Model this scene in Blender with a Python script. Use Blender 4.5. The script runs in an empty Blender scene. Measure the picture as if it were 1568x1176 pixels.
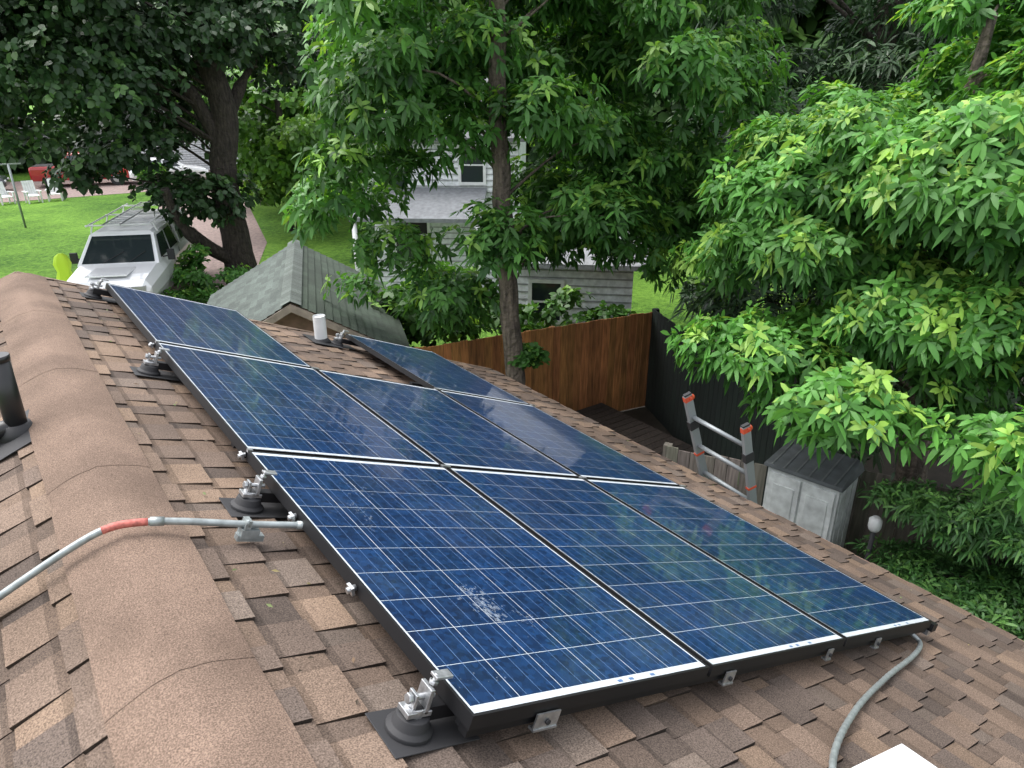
import bpy, math, random
import numpy as np
from mathutils import Vector, Matrix
random.seed(7); rng=np.random.default_rng(11)
scene=bpy.context.scene
ZG=-4.2
# ------------------------------------------------------------------ materials
def mat(name, base=(.5,.5,.5), rough=.7, metal=0, attr=False, noise=None, bump=None, coat=0, spec=.5, big=None, coat_rough=.05):
    m=bpy.data.materials.new(name); m.use_nodes=True; nt=m.node_tree; N=nt.nodes; L=nt.links
    b=N['Principled BSDF']; b.inputs['Roughness'].default_value=rough; b.inputs['Metallic'].default_value=metal
    b.inputs['Specular IOR Level'].default_value=spec
    b.inputs['Coat Weight'].default_value=coat; b.inputs['Coat Roughness'].default_value=coat_rough
    tc=N.new('ShaderNodeTexCoord')
    if attr:
        a=N.new('ShaderNodeAttribute'); a.attribute_name='Col'; out=a.outputs['Color']
    else:
        r=N.new('ShaderNodeRGB'); r.outputs[0].default_value=(*base,1); out=r.outputs[0]
    def mul(out,scale,lo,hi,det=3,stretch=None):
        n=N.new('ShaderNodeTexNoise'); n.inputs['Scale'].default_value=scale; n.inputs['Detail'].default_value=det
        src=tc.outputs['Object']
        if stretch:
            mp=N.new('ShaderNodeMapping'); mp.inputs['Scale'].default_value=stretch; L.new(src,mp.inputs[0]); src=mp.outputs[0]
        L.new(src,n.inputs['Vector'])
        mr=N.new('ShaderNodeMapRange'); mr.inputs[1].default_value=.3; mr.inputs[2].default_value=.7
        mr.inputs[3].default_value=lo; mr.inputs[4].default_value=hi; L.new(n.outputs[0],mr.inputs[0])
        mx=N.new('ShaderNodeVectorMath'); mx.operation='SCALE'; L.new(out,mx.inputs[0]); L.new(mr.outputs[0],mx.inputs['Scale'])
        return mx.outputs[0]
    if noise: out=mul(out,*noise)
    if big: out=mul(out,*big)
    L.new(out,b.inputs['Base Color'])
    if bump:
        n=N.new('ShaderNodeTexNoise'); n.inputs['Scale'].default_value=bump[0]; n.inputs['Detail'].default_value=3
        L.new(tc.outputs['Object'],n.inputs['Vector'])
        bp=N.new('ShaderNodeBump'); bp.inputs['Strength'].default_value=bump[1]; bp.inputs['Distance'].default_value=bump[2]
        L.new(n.outputs[0],bp.inputs['Height']); L.new(bp.outputs[0],b.inputs['Normal'])
    return m
def leafmat(name,trans=.35,rough=.45,spec=.35):
    m=bpy.data.materials.new(name); m.use_nodes=True; nt=m.node_tree; N=nt.nodes; L=nt.links
    b=N['Principled BSDF']; b.inputs['Roughness'].default_value=rough; b.inputs['Specular IOR Level'].default_value=spec
    a=N.new('ShaderNodeAttribute'); a.attribute_name='Col'
    L.new(a.outputs[0],b.inputs['Base Color'])
    if trans>0:
        t=N.new('ShaderNodeBsdfTranslucent'); mix=N.new('ShaderNodeMixShader'); mix.inputs[0].default_value=trans
        g=N.new('ShaderNodeMix'); g.data_type='RGBA'; g.blend_type='MULTIPLY'; g.inputs[0].default_value=1
        g.inputs[7].default_value=(1.4,1.35,.6,1); L.new(a.outputs[0],g.inputs[6])
        L.new(g.outputs[2],t.inputs['Color'])
        L.new(b.outputs[0],mix.inputs[1]); L.new(t.outputs[0],mix.inputs[2]); L.new(mix.outputs[0],N['Material Output'].inputs[0])
    return m
M={}
M['shingle']=mat('shingle',attr=True,rough=.95,spec=.15,noise=(230,.5,1.45,2),big=(1.3,.72,1.2,5),bump=(230,.5,.003))
M['cap']=mat('ridge_granules',base=(.158,.112,.086),rough=.95,spec=.15,noise=(260,.5,1.45,2),big=(3.0,.70,1.2,7),bump=(230,.6,.003))
M['black']=mat('black_metal',base=(.012,.012,.013),rough=.4,spec=.5)
M['frame']=mat('frame_black',base=(.007,.007,.008),rough=.5,spec=.3)
M['rubber']=mat('rubber',base=(.017,.017,.019),rough=.7)
M['silver']=mat('silver',base=(.44,.45,.46),rough=.4,metal=.85,noise=(60,.7,1.1,2))
M['galv']=mat('galvanised',base=(.30,.33,.33),rough=.5,metal=.6,noise=(40,.75,1.1,2))
M['sheet']=mat('backsheet',base=(.50,.54,.58),rough=.4,coat=.5,noise=(30,.85,1.05,3))
M['bus']=mat('busbar',base=(.09,.16,.30),rough=.35,coat=.5)
M['white']=mat('white_paint',base=(.68,.69,.69),rough=.5,noise=(6,.85,1.05,4))
M['whitegloss']=mat('white_car_paint',base=(.80,.81,.82),rough=.3,coat=.8)
M['red']=mat('red_paint',base=(.33,.02,.02),rough=.3,coat=.5)
M['redtape']=mat('red_tape',base=(.38,.10,.08),rough=.6,noise=(70,.6,1.35,2))
M['darkpaint']=mat('dark_car_paint',base=(.03,.035,.04),rough=.3,coat=.8)
M['glass']=mat('dark_glass',base=(.02,.028,.03),rough=.1,spec=.6)
M['orange']=mat('orange_plastic',base=(.50,.07,.03),rough=.5)
M['ladder']=mat('ladder_grey',base=(.24,.26,.27),rough=.45,metal=.3)
M['attr']=mat('painted_attr',attr=True,rough=.75,noise=(9,.75,1.2,5))
M['wood']=mat('wood_attr',attr=True,rough=.85,noise=(5,.55,1.35,6,(6,6,.6)),big=(1.1,.75,1.2,3))
M['bark']=mat('bark',base=(.10,.08,.064),rough=.95,noise=(7,.4,1.6,6,(3,3,.5)),bump=(14,1,.06))
M['barkdark']=mat('bark_dark',base=(.036,.029,.023),rough=.95,noise=(7,.4,1.6,6,(3,3,.5)),bump=(9,1,.08))
M['hiviz']=mat('hi_vis',base=(.45,.66,.03),rough=.7)
M['greenroof']=mat('green_roof',attr=True,rough=.9,noise=(45,.7,1.25,3),big=(1.5,.7,1.25,5))
M['gravel']=mat('pink_gravel',base=(.22,.165,.15),rough=.95,noise=(9,.7,1.3,6),bump=(30,.5,.03))
M['leaf']=leafmat('leaf')
M['leafdark']=leafmat('leaf_dark',0)
def cellmat():
    m=bpy.data.materials.new('solar_cell'); m.use_nodes=True; nt=m.node_tree; N=nt.nodes; L=nt.links
    b=N['Principled BSDF']; tc=N.new('ShaderNodeTexCoord')
    v=N.new('ShaderNodeTexVoronoi'); v.inputs['Scale'].default_value=55; L.new(tc.outputs['Object'],v.inputs['Vector'])
    sx=N.new('ShaderNodeSeparateColor'); L.new(v.outputs['Color'],sx.inputs[0])
    r=N.new('ShaderNodeValToRGB'); L.new(sx.outputs[0],r.inputs[0])
    r.color_ramp.elements[0].color=(.003,.013,.044,1); r.color_ramp.elements[1].color=(.007,.031,.096,1)
    n=N.new('ShaderNodeTexNoise'); n.inputs['Scale'].default_value=2.3; n.inputs['Detail'].default_value=5; L.new(tc.outputs['Object'],n.inputs['Vector'])
    mr=N.new('ShaderNodeMapRange'); mr.inputs[1].default_value=.5; mr.inputs[2].default_value=.85; mr.inputs[3].default_value=0; mr.inputs[4].default_value=.07
    L.new(n.outputs[0],mr.inputs[0])
    a=N.new('ShaderNodeAttribute'); a.attribute_name='Col'
    mm=N.new('ShaderNodeMix'); mm.data_type='RGBA'; mm.blend_type='MULTIPLY'; mm.inputs[0].default_value=1
    L.new(r.outputs[0],mm.inputs[6]); L.new(a.outputs[0],mm.inputs[7])
    mx=N.new('ShaderNodeMix'); mx.data_type='RGBA'; L.new(mr.outputs[0],mx.inputs[0]); L.new(mm.outputs[2],mx.inputs[6]); mx.inputs[7].default_value=(.25,.30,.36,1)
    L.new(mx.outputs[2],b.inputs['Base Color']); b.inputs['Roughness'].default_value=.35; b.inputs['Specular IOR Level'].default_value=.2
    b.inputs['Coat Weight'].default_value=.75; b.inputs['Coat Roughness'].default_value=.05; b.inputs['Coat IOR'].default_value=1.34
    return m
M['cell']=cellmat()
def dustmat():
    m=bpy.data.materials.new('dust'); m.use_nodes=True; nt=m.node_tree; N=nt.nodes; L=nt.links
    b=N['Principled BSDF']; b.inputs['Base Color'].default_value=(.45,.52,.60,1); b.inputs['Roughness'].default_value=.9
    t=N.new('ShaderNodeBsdfTransparent'); mx=N.new('ShaderNodeMixShader'); mx.inputs[0].default_value=.17
    L.new(t.outputs[0],mx.inputs[1]); L.new(b.outputs[0],mx.inputs[2]); L.new(mx.outputs[0],N['Material Output'].inputs[0]); return m
M['dust']=dustmat()
def grassmat():
    m=bpy.data.materials.new('grass'); m.use_nodes=True; nt=m.node_tree; N=nt.nodes; L=nt.links
    b=N['Principled BSDF']; tc=N.new('ShaderNodeTexCoord'); b.inputs['Roughness'].default_value=.9; b.inputs['Specular IOR Level'].default_value=.15
    n=N.new('ShaderNodeTexNoise'); n.inputs['Scale'].default_value=.35; n.inputs['Detail'].default_value=6; L.new(tc.outputs['Object'],n.inputs[0])
    n2=N.new('ShaderNodeTexNoise'); n2.inputs['Scale'].default_value=7; n2.inputs['Detail'].default_value=8; n2.inputs['Roughness'].default_value=.75; L.new(tc.outputs['Object'],n2.inputs[0])
    mx=N.new('ShaderNodeMath'); mx.operation='MULTIPLY_ADD'; mx.inputs[1].default_value=.7; L.new(n2.outputs[0],mx.inputs[0])
    m2=N.new('ShaderNodeMath'); m2.operation='MULTIPLY'; m2.inputs[1].default_value=.4; L.new(n.outputs[0],m2.inputs[0]); L.new(m2.outputs[0],mx.inputs[2])
    r=N.new('ShaderNodeValToRGB'); L.new(mx.outputs[0],r.inputs[0])
    r.color_ramp.elements[0].position=.42; r.color_ramp.elements[0].color=(.035,.10,.014,1)
    r.color_ramp.elements[1].position=.66; r.color_ramp.elements[1].color=(.17,.33,.045,1)
    L.new(r.outputs[0],b.inputs['Base Color'])
    bp=N.new('ShaderNodeBump'); bp.inputs['Distance'].default_value=.15; L.new(n2.outputs[0],bp.inputs['Height']); L.new(bp.outputs[0],b.inputs['Normal'])
    return m
M['grass']=grassmat()
# ------------------------------------------------------------------ mesh builder
class MB:
    def __init__(s): s.v=[];s.f=[];s.m=[];s.c=[];s.sm=[];s.mats=[];s.T=Matrix.Identity(4)
    def mi(s,k):
        if k not in s.mats: s.mats.append(k)
        return s.mats.index(k)
    def av(s,p): s.v.append(tuple(s.T@Vector(p))); return len(s.v)-1
    def face(s,pts,k,col=(1,1,1),smooth=False):
        s.f.append([s.av(p) for p in pts]); s.m.append(s.mi(k)); s.c.append(col); s.sm.append(smooth)
    def facei(s,idx,k,col=(1,1,1),smooth=False):
        s.f.append(list(idx)); s.m.append(s.mi(k)); s.c.append(col); s.sm.append(smooth)
    def hexa(s,P,k,col=(1,1,1)):
        i=[s.av(p) for p in P]
        for q in ((0,3,2,1),(4,5,6,7),(0,1,5,4),(1,2,6,5),(2,3,7,6),(3,0,4,7)): s.facei([i[a] for a in q],k,col)
    def box(s,c,d,k,col=(1,1,1),rz=0,rx=0,ry=0):
        R=Matrix.Rotation(rz,3,'Z')@Matrix.Rotation(ry,3,'Y')@Matrix.Rotation(rx,3,'X'); c=Vector(c)
        P=[c+R@Vector((a*d[0]/2,b*d[1]/2,e*d[2]/2)) for e in(-1,1) for a,b in((-1,-1),(1,-1),(1,1),(-1,1))]
        s.hexa(P,k,col)
    def tube(s,pts,rads,k,n=10,col=(1,1,1),cap=True):
        pts=[Vector(p) for p in pts]
        if not isinstance(rads,(list,tuple)): rads=[rads]*len(pts)
        rings=[]; ref=None
        for i,p in enumerate(pts):
            t=(pts[min(i+1,len(pts)-1)]-pts[max(i-1,0)]).normalized()
            if ref is None: ref=Vector((1,0,0)) if abs(t.x)<.8 else Vector((0,1,0))
            a=(ref-t*ref.dot(t)).normalized(); b=t.cross(a); ref=a
            rings.append([s.av(p+(a*math.cos(2*math.pi*j/n)+b*math.sin(2*math.pi*j/n))*rads[i]) for j in range(n)])
        for r0,r1 in zip(rings,rings[1:]):
            for j in range(n): s.facei((r0[j],r0[(j+1)%n],r1[(j+1)%n],r1[j]),k,col,True)
        if cap: s.facei(rings[0][::-1],k,col); s.facei(rings[-1],k,col)
    def loft(s,rings,k,col=(1,1,1),smooth=False):
        I=[[s.av(p) for p in r] for r in rings]; n=len(I[0])
        for a,b in zip(I,I[1:]):
            for j in range(n): s.facei((a[j],a[(j+1)%n],b[(j+1)%n],b[j]),k,col,smooth)
        s.facei(I[0][::-1],k,col); s.facei(I[-1],k,col)
    def obj(s,name,parent=None,bevel=0):
        me=bpy.data.meshes.new(name); me.from_pydata(s.v,[],s.f)
        for k in s.mats: me.materials.append(M[k])
        me.polygons.foreach_set('material_index',s.m); me.polygons.foreach_set('use_smooth',s.sm)
        ca=me.color_attributes.new('Col','FLOAT_COLOR','CORNER')
        lens=np.array([len(f) for f in s.f]); col=np.ones((len(s.f),4),np.float32); col[:,:3]=np.array(s.c,np.float32)
        ca.data.foreach_set('color',np.repeat(col,lens,axis=0).ravel())
        me.update(); o=bpy.data.objects.new(name,me); scene.collection.objects.link(o)
        if parent: o.parent=parent
        if bevel:
            b=o.modifiers.new('b','BEVEL'); b.width=bevel; b.segments=2; b.limit_method='ANGLE'
        return o
def empty(name):
    o=bpy.data.objects.new(name,None); scene.collection.objects.link(o); return o
# ------------------------------------------------------------------ roof frame
SL=math.radians(22.51); c_,s_=math.cos(SL),math.sin(SL); XR,ZR=-.527,.0776; Q0=.5166; PO=.13
def slope(side,q,y,o=0): return Vector((XR+side*(q*c_+o*s_), y, ZR-q*s_+o*c_))
YN,YF=-3.2,5.35; QE=4.66
house=empty('house')
pal=[(.182,.132,.100),(.150,.110,.085),(.112,.086,.071),(.222,.158,.113),(.145,.118,.099),(.17,.122,.091),(.082,.067,.059),(.125,.094,.075)]
mean=(.148,.108,.084)
pal=[tuple(m*.3+c*.7 for m,c in zip(mean,p)) for p in pal]
def shingles(side,qmax,name):
    mb=MB(); e=.143; k=0
    mb.hexa([slope(side,0,YN,-.03),slope(side,qmax,YN,-.03),slope(side,qmax,YF,-.03),slope(side,0,YF,-.03),
             slope(side,0,YN,-.001),slope(side,qmax,YN,-.001),slope(side,qmax,YF,-.001),slope(side,0,YF,-.001)],'shingle',(.08,.06,.05))
    q=qmax+.01
    while q>.02:
        y=YN-random.random()*.2; hi=random.random()<.5
        while y<YF:
            w=random.uniform(.09,.19) if hi else random.uniform(.05,.14); y1=min(y+w,YF); y0=max(y,YN)
            if y1-y0>.005:
                t=.0155 if hi else .0065; t+=random.uniform(-.001,.001); ql=q+random.uniform(-.004,.004)-(0 if hi else .003)
                cc=random.choice(pal); f=random.uniform(.92,1.08)
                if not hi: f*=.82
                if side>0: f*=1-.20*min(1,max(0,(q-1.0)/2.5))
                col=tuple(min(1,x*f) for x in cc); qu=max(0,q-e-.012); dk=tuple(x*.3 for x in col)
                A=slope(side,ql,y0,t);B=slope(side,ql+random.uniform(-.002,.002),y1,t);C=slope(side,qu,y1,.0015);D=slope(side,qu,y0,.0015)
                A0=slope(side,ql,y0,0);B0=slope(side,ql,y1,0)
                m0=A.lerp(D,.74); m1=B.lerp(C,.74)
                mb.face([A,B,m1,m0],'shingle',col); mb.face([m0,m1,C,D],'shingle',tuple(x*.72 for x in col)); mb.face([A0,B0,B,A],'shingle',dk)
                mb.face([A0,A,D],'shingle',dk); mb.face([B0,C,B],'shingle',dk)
            y+=w+.003; hi=not hi
        q-=e
    return mb.obj(name,house)
shingles(1,QE,'roof_slope_right'); shingles(-1,4.66,'roof_slope_left')
mb=MB(); hw=.185; nseg=14
ys=[YN]
while ys[-1]<YF: ys.append(ys[-1]+1.22)
ys=[min(y,YF) for y in ys]
for a in range(len(ys)-1):
    y0,y1=ys[a],ys[a+1]; ns=10; R=[]
    if y1-y0<.02: continue
    for t in range(ns+1):
        y=y0+(y1-y0)*t/ns; ring=[]
        for j in range(nseg+1):
            u=-1+2*j/nseg; q=abs(u)*hw*(1+.012*math.sin(y*7+u)); sd=1 if u>=0 else -1
            p=slope(sd,q,y,0); p.z+=.025+.0014*(1-t/ns)+.0018*math.sin(y*5+u*3)+.001*math.sin(y*23+u*9); p.z-=.017*math.exp(-(u/.28)**2)
            if abs(u)>.99: p.z-=.003
            ring.append(p)
        R.append(ring)
    I=[[mb.av(p) for p in r] for r in R]
    for A,B in zip(I,I[1:]):
        for j in range(nseg): mb.facei((A[j],A[j+1],B[j+1],B[j]),'cap',(1,1,1),True)
    for A,B in zip(R,R[1:]):
        for j in(0,nseg): mb.face([A[j],B[j],B[j]-Vector((0,0,.03)),A[j]-Vector((0,0,.03))],'cap')
mb.obj('ridge_cap',house)
mb=MB()
xe=slope(1,QE,0).x; ze=slope(1,QE,0).z; xl=slope(-1,QE,0).x
mb.box(((xl+xe)/2,(YN+YF-.3)/2,(ZG+ze-.05)/2),(xe-xl-.8,YF-.3-YN,ze-.05-ZG),'attr',(.55,.5,.42))
mb.face([(xl+.4,YF-.301,ze-.06),(xe-.4,YF-.301,ze-.06),(XR,YF-.301,ZR-.06)],'attr',(.55,.5,.42))
mb.obj('walls',house)
mb=MB()
for side in(1,-1):
    A=slope(side,QE+.012,YN,.004);B=slope(side,QE+.012,YF,.004)
    mb.box(((A.x+B.x)/2,(A.y+B.y)/2,A.z-.07),(.02,YF-YN,.14),'attr',(.16,.10,.075))
    P=[slope(side,.0,YF+.006,-.12),slope(side,QE,YF+.006,-.12),slope(side,QE,YF+.03,-.12),slope(side,0,YF+.03,-.12)]
    Q=[slope(side,.0,YF+.006,.012),slope(side,QE,YF+.006,.012),slope(side,QE,YF+.03,.012),slope(side,0,YF+.03,.012)]
    mb.hexa(P+Q,'attr',(.2,.14,.1))
mb.obj('fascia',house)
mb=MB()
for _ in range(190):
    q=random.choice([random.uniform(.2,.5),random.uniform(3.6,4.6),random.uniform(.2,4.6)]); y=random.uniform(-1,5.3); p=slope(1,q,y,.02); a=random.random()*6.3; l=random.uniform(.005,.014)
    d=Vector((math.cos(a),math.sin(a),-.35*math.cos(a)))*l; e=Vector((-math.sin(a),math.cos(a),.1))*l*.35
    mb.face([p-d,p-e,p+d,p+e+Vector((0,0,.003))],'attr',random.choice([(.10,.06,.03),(.16,.13,.05),(.05,.035,.02),(.10,.13,.04)]))
mb.obj('leaf_litter')
# ------------------------------------------------------------------ solar panels
def panel(i,j):
    mb=MB(); q0=Q0+j*1.01; y0=i*1.67; W,Ln=.99,1.65
    def p(a,b,o): return slope(1,q0+a,y0+b,PO+o)
    def slab(a0,a1,b0,b1,o0,o1,k,col=(1,1,1)):
        mb.hexa([p(a0,b0,o0),p(a1,b0,o0),p(a1,b1,o0),p(a0,b1,o0),p(a0,b0,o1),p(a1,b0,o1),p(a1,b1,o1),p(a0,b1,o1)],k,col)
    def sheet(a0,a1,b0,b1,o,k,col=(1,1,1)):
        mb.face([p(a0,b0,o),p(a1,b0,o),p(a1,b1,o),p(a0,b1,o)],k,col)
    lip=.009
    slab(0,lip,0,Ln,-.04,0,'frame'); slab(W-lip,W,0,Ln,-.04,0,'frame')
    slab(lip,W-lip,0,lip,-.04,0,'frame'); slab(lip,W-lip,Ln-lip,Ln,-.04,0,'frame')
    sheet(lip,W-lip,lip,Ln-lip,-.002,'sheet')
    mb.face([p(lip,lip,-.035),p(lip,Ln-lip,-.035),p(W-lip,Ln-lip,-.035),p(W-lip,lip,-.035)],'sheet')
    g=.158; ma=(W-6*g)/2; mbm=(Ln-10*g)/2
    for a in range(6):
        for b in range(10):
            f=random.uniform(.82,1.15)
            sheet(ma+a*g+(.0012 if a else -.004),ma+(a+1)*g-(.0012 if a<5 else -.004),mbm+b*g+.0013,mbm+(b+1)*g-.0013,-.0016,'cell',(f,f,f))
        for t in (1/6,.5,5/6):
            x=ma+(a+t)*g; sheet(x-.0008,x+.0008,mbm+.003,Ln-mbm-.003,-.0012,'bus')
    if i==0:
        for a in (.55,.60,.70): sheet(a,a+.02,.016,.026,-.0013,'bus')
    mb.obj('solar_panel')
for i in range(3):
    for j in range(3):
        if (i,j)!=(2,1): panel(i,j)
mb=MB()
def slabq(mb,q0,q1,y0,y1,o0,o1,k,col=(1,1,1)):
    mb.hexa([slope(1,q0,y0,o0),slope(1,q1,y0,o0),slope(1,q1,y1,o0),slope(1,q0,y1,o0),slope(1,q0,y0,o1),slope(1,q1,y0,o1),slope(1,q1,y1,o1),slope(1,q0,y1,o1)],k,col)
for y in (.12,1.35,1.9,3.03,3.6,4.9):
    q1=Q0+3.03+.03; q0=Q0-.09 if y in(.12,1.35,3.03,4.9) else Q0+.03
    if y>3.34: 
        slabq(mb,q0,Q0+1.05,y-.02,y+.02,PO-.08,PO-.042,'frame'); slabq(mb,Q0+1.95,q1,y-.02,y+.02,PO-.08,PO-.042,'frame')
    else: slabq(mb,q0,q1,y-.02,y+.02,PO-.08,PO-.042,'frame')
slabq(mb,Q0+.01,Q0+3.06,.012,.045,PO-.070,PO-.042,'frame')
for i in range(14): slabq(mb,Q0+.05+i*.22,Q0+.09+i*.22,.05,.10,PO-.1,PO-.07,'rubber')
mb.obj('mounting_rail')
def mount(q,y,s=1.0):
    mb=MB()
    slabq(mb,q-.08,q+.17,y-.08,y+.08,.016,.019,'rubber')
    b=slope(1,q,y,.017); n=Vector((s_,0,c_)); ax=Vector((c_,0,-s_))
    mb.tube([b,b+n*.012,b+n*.02,b+n*.045,b+n*.05],[.060,.060,.048,.042,.02],'rubber',20)
    mb.tube([b+n*.045,b+n*.07],[.026,.026],'silver',14)
    def obx(c,da,dy,dn,k):
        P=[]
        for e in(-1,1):
            for a,d in((-1,-1),(1,-1),(1,1),(-1,1)): P.append(c+ax*a*da/2+Vector((0,1,0))*d*dy/2+n*e*dn/2)
        mb.hexa(P,k)
    obx(b+n*.058,.07,.05,.014,'silver')
    obx(b+n*.09+ax*.018,.012,.05,.065,'silver')
    obx(b+n*.085-ax*.016,.008,.035,.045,'silver')
    mb.tube([b+n*.092-ax*.03,b+n*.092+ax*.045],[.008,.008],'silver',8)
    mb.tube([b+n*.092-ax*.034,b+n*.092-ax*.022],[.014,.014],'silver',6)
    mb.tube([b+n*.07+ax*.02,b+n*.15+ax*.035],[.006,.006],'silver',8)
    mb.tube([b+n*.123+ax*.03,b+n*.133+ax*.032],[.013,.013],'silver',6)
    obx(b+n*.145+ax*.05,.05,.03,.008,'silver')
    mb.obj('roof_mount',bevel=.0015)
for y in (.12,1.35,3.03,4.93): mount(Q0-.075,y)
mount(Q0+1.93,4.93)
mb=MB()
for y in (1.66,1.10,3.33,.62):
    p=slope(1,Q0-.012,y,PO-.025); mb.tube([p-Vector((.02,0,0)),p+Vector((.01,0,0))],[.010,.010],'silver',8); mb.box(p-Vector((.006,0,0)),(.010,.035,.025),'silver')
for q,w in ((.26,.085),(1.13,.06),(1.88,.045),(2.36,.05)):
    slabq(mb,Q0+q-w/2,Q0+q+w/2,-.009,-.004,PO-.075,PO-.03,'silver'); slabq(mb,Q0+q-w/2,Q0+q+w/2,-.012,.01,PO-.08,PO-.074,'silver')
    p=slope(1,Q0+q,-.010,PO-.055); mb.tube([p,p-Vector((0,.006,0))],[.008,.008],'rubber',8)
for i in (1,2):
    for j in range(4):
        slabq(mb,Q0+j*1.01-.03+(.03 if j==0 else 0),Q0+j*1.01+.02,i*1.67-.02,i*1.67+.0,PO-.01,PO+.004,'silver')
mb.obj('panel_clamp')
mb=MB(); slabq(mb,Q0+3.03,Q0+3.09,-.01,.05,PO-.06,PO-.02,'frame'); slabq(mb,Q0+3.02,Q0+3.06,.0,.03,PO-.085,PO-.06,'silver'); mb.obj('rail_end_cap')
mb=MB()
def smear(s,y,n,rs,ry,sz):
    for _ in range(n):
        a=random.gauss(0,rs);b=random.gauss(0,ry); r=sz*random.uniform(.3,1.2); pts=[]; k=random.randint(5,7); ph=random.random()*6
        el=random.uniform(.4,1)
        for t in range(k):
            an=ph+2*math.pi*t/k; rr=r*random.uniform(.5,1.2); pts.append(slope(1,Q0+s+a+rr*math.cos(an)*el,y+b+rr*math.sin(an),PO-.0008+random.random()*.0003))
        mb.face(pts,'dust')
for s,y,n,rs,ry,sz in ((.36,.44,40,.03,.05,.012),(.36,.44,110,.03,.05,.0055),(.36,.53,50,.02,.02,.006),(.47,.36,40,.02,.03,.005),(.25,1.10,45,.015,.05,.005),(.33,1.32,30,.03,.04,.005),(.22,.98,16,.02,.02,.005),(.12,1.2,12,.03,.08,.003),
    (.12,.12,20,.05,.03,.003),(1.3,1.2,26,.02,.08,.0045),(1.5,2.6,30,.05,.1,.006),(1.7,2.1,30,.02,.15,.006),(.4,2.1,30,.03,.08,.006),(.6,2.9,20,.05,.1,.006),(.4,3.9,20,.06,.1,.008),(2.5,3.4,30,.03,.2,.008),(2.3,.4,20,.06,.04,.003),(2.7,1.4,26,.08,.2,.004)):
    smear(s,y,n,rs,ry,sz)
for _ in range(300): smear(random.uniform(.03,3.0),random.uniform(.03,3.3),1,.001,.001,.0024)
mb.obj('dust_smudge')
# ------------------------------------------------------------------ roof fittings
def bez(pts,n=8):
    pts=[Vector(p) for p in pts]; P=[pts[0]]+pts+[pts[-1]]; out=[]
    for i in range(1,len(P)-2):
        for t in range(n):
            u=t/n; a,b,c,d=P[i-1],P[i],P[i+1],P[i+2]
            out.append(.5*((2*b)+(c-a)*u+(2*a-5*b+4*c-d)*u*u+(3*b-3*c+d-a)*u**3))
    out.append(pts[-1]); return out
mb=MB()
path=bez([(.03,1.045,-.045),(-.18,1.085,.022),(-.36,1.12,.085),(-.47,1.14,.115),(-.56,1.155,.122),(-.66,1.16,.095),(-.85,1.17,.01),(-1.15,1.18,-.13),(-1.9,1.2,-.44)],8)
mb.tube(path,.0115,'galv',12)
red=[p for p in path if -.585<p.x<-.45]; mb.tube(red,.0121,'redtape',12)
for x in (-.02,-.43):
    pp=min(path,key=lambda p:abs(p.x-x)); k=path.index(pp); d=(path[k+1]-path[k-1]).normalized(); mb.tube([pp-d*.02,pp+d*.02],[.0145,.0145],'galv',12)
pp=min(path,key=lambda p:abs(p.x+.17)); mb.box(pp-Vector((0,0,.03)),(.06,.045,.03),'galv',ry=SL); mb.box(pp+Vector((0,0,.004)),(.02,.04,.03),'galv',ry=SL); mb.tube([pp+Vector((0,-.02,0)),pp+Vector((0,-.02,.025))],.005,'galv',6)
mb.box(pp-Vector((0,0,.05)),(.09,.03,.02),'galv',ry=SL)
mb.obj('electrical_conduit')
mb=MB()
fp=bez([slope(1,Q0+2.86,.03,.06),slope(1,Q0+2.86,-.03,.035),slope(1,Q0+2.62,-.085,.03),slope(1,Q0+2.15,-.15,.028),slope(1,Q0+1.65,-.24,.028),slope(1,Q0+1.2,-.37,.03),slope(1,Q0+.9,-.55,.03)],20)
mb.tube(fp,[.0105+.0014*(i%2) for i in range(len(fp))],'galv',10)
mb.obj('flexible_conduit')
mb=MB(); 
slabq(mb,Q0+1.13,Q0+1.53,-.86,-.445,.02,.06,'white'); slabq(mb,Q0+1.12,Q0+1.54,-.87,-.435,.06,.07,'white')
mb.obj('junction_box',bevel=.004)
mb=MB(); b=slope(-1,.225,2.38,0)
slab=[slope(-1,.12,2.2,.018),slope(-1,.40,2.2,.018),slope(-1,.40,2.55,.018),slope(-1,.12,2.55,.018)]
mb.hexa(slab+[p+Vector((0,0,.004)) for p in slab],'rubber')
mb.tube([b,b+Vector((0,0,.03)),b+Vector((0,0,.06)),b+Vector((0,0,.062))],[.075,.062,.052,.043],'rubber',24)
mb.tube([b,b+Vector((0,0,.36))],.041,'black',24); mb.tube([b+Vector((0,0,.34)),b+Vector((0,0,.365))],[.044,.044],'black',24)
mb.tube(bez([b+Vector((0,0,.04)),b+Vector((-.06,.0,.045)),b+Vector((-.16,.02,0)),b+Vector((-.3,.04,-.08))],5),.035,'black',14)
mb.obj('black_vent_pipe')
mb=MB(); b=slope(-1,.62,.95,0); mb.tube([b,b+Vector((0,0,.05)),b+Vector((0,0,.09))],[.09,.07,.05],'rubber',20); mb.box(b+Vector((0,0,.0)),(.3,.3,.02),'rubber',ry=-SL); mb.obj('black_roof_vent')
mb=MB(); b=slope(1,Q0+1.80,4.97,0)
slabq(mb,Q0+1.66,Q0+1.94,4.8,5.12,.018,.021,'rubber')
mb.tube([b,b+Vector((0,0,.03)),b+Vector((0,0,.05))],[.085,.07,.058],'rubber',20); mb.tube([b,b+Vector((0,0,.26))],.056,'white',24,cap=False)
mb.tube([b+Vector((0,0,.2)),b+Vector((0,0,.245))],.05,'white',24)
mb.obj('white_vent_pipe')
mb=MB(); slabq(mb,Q0+3.30,Q0+3.42,1.55,1.65,.018,.023,'galv'); mb.obj('metal_plate')
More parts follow.
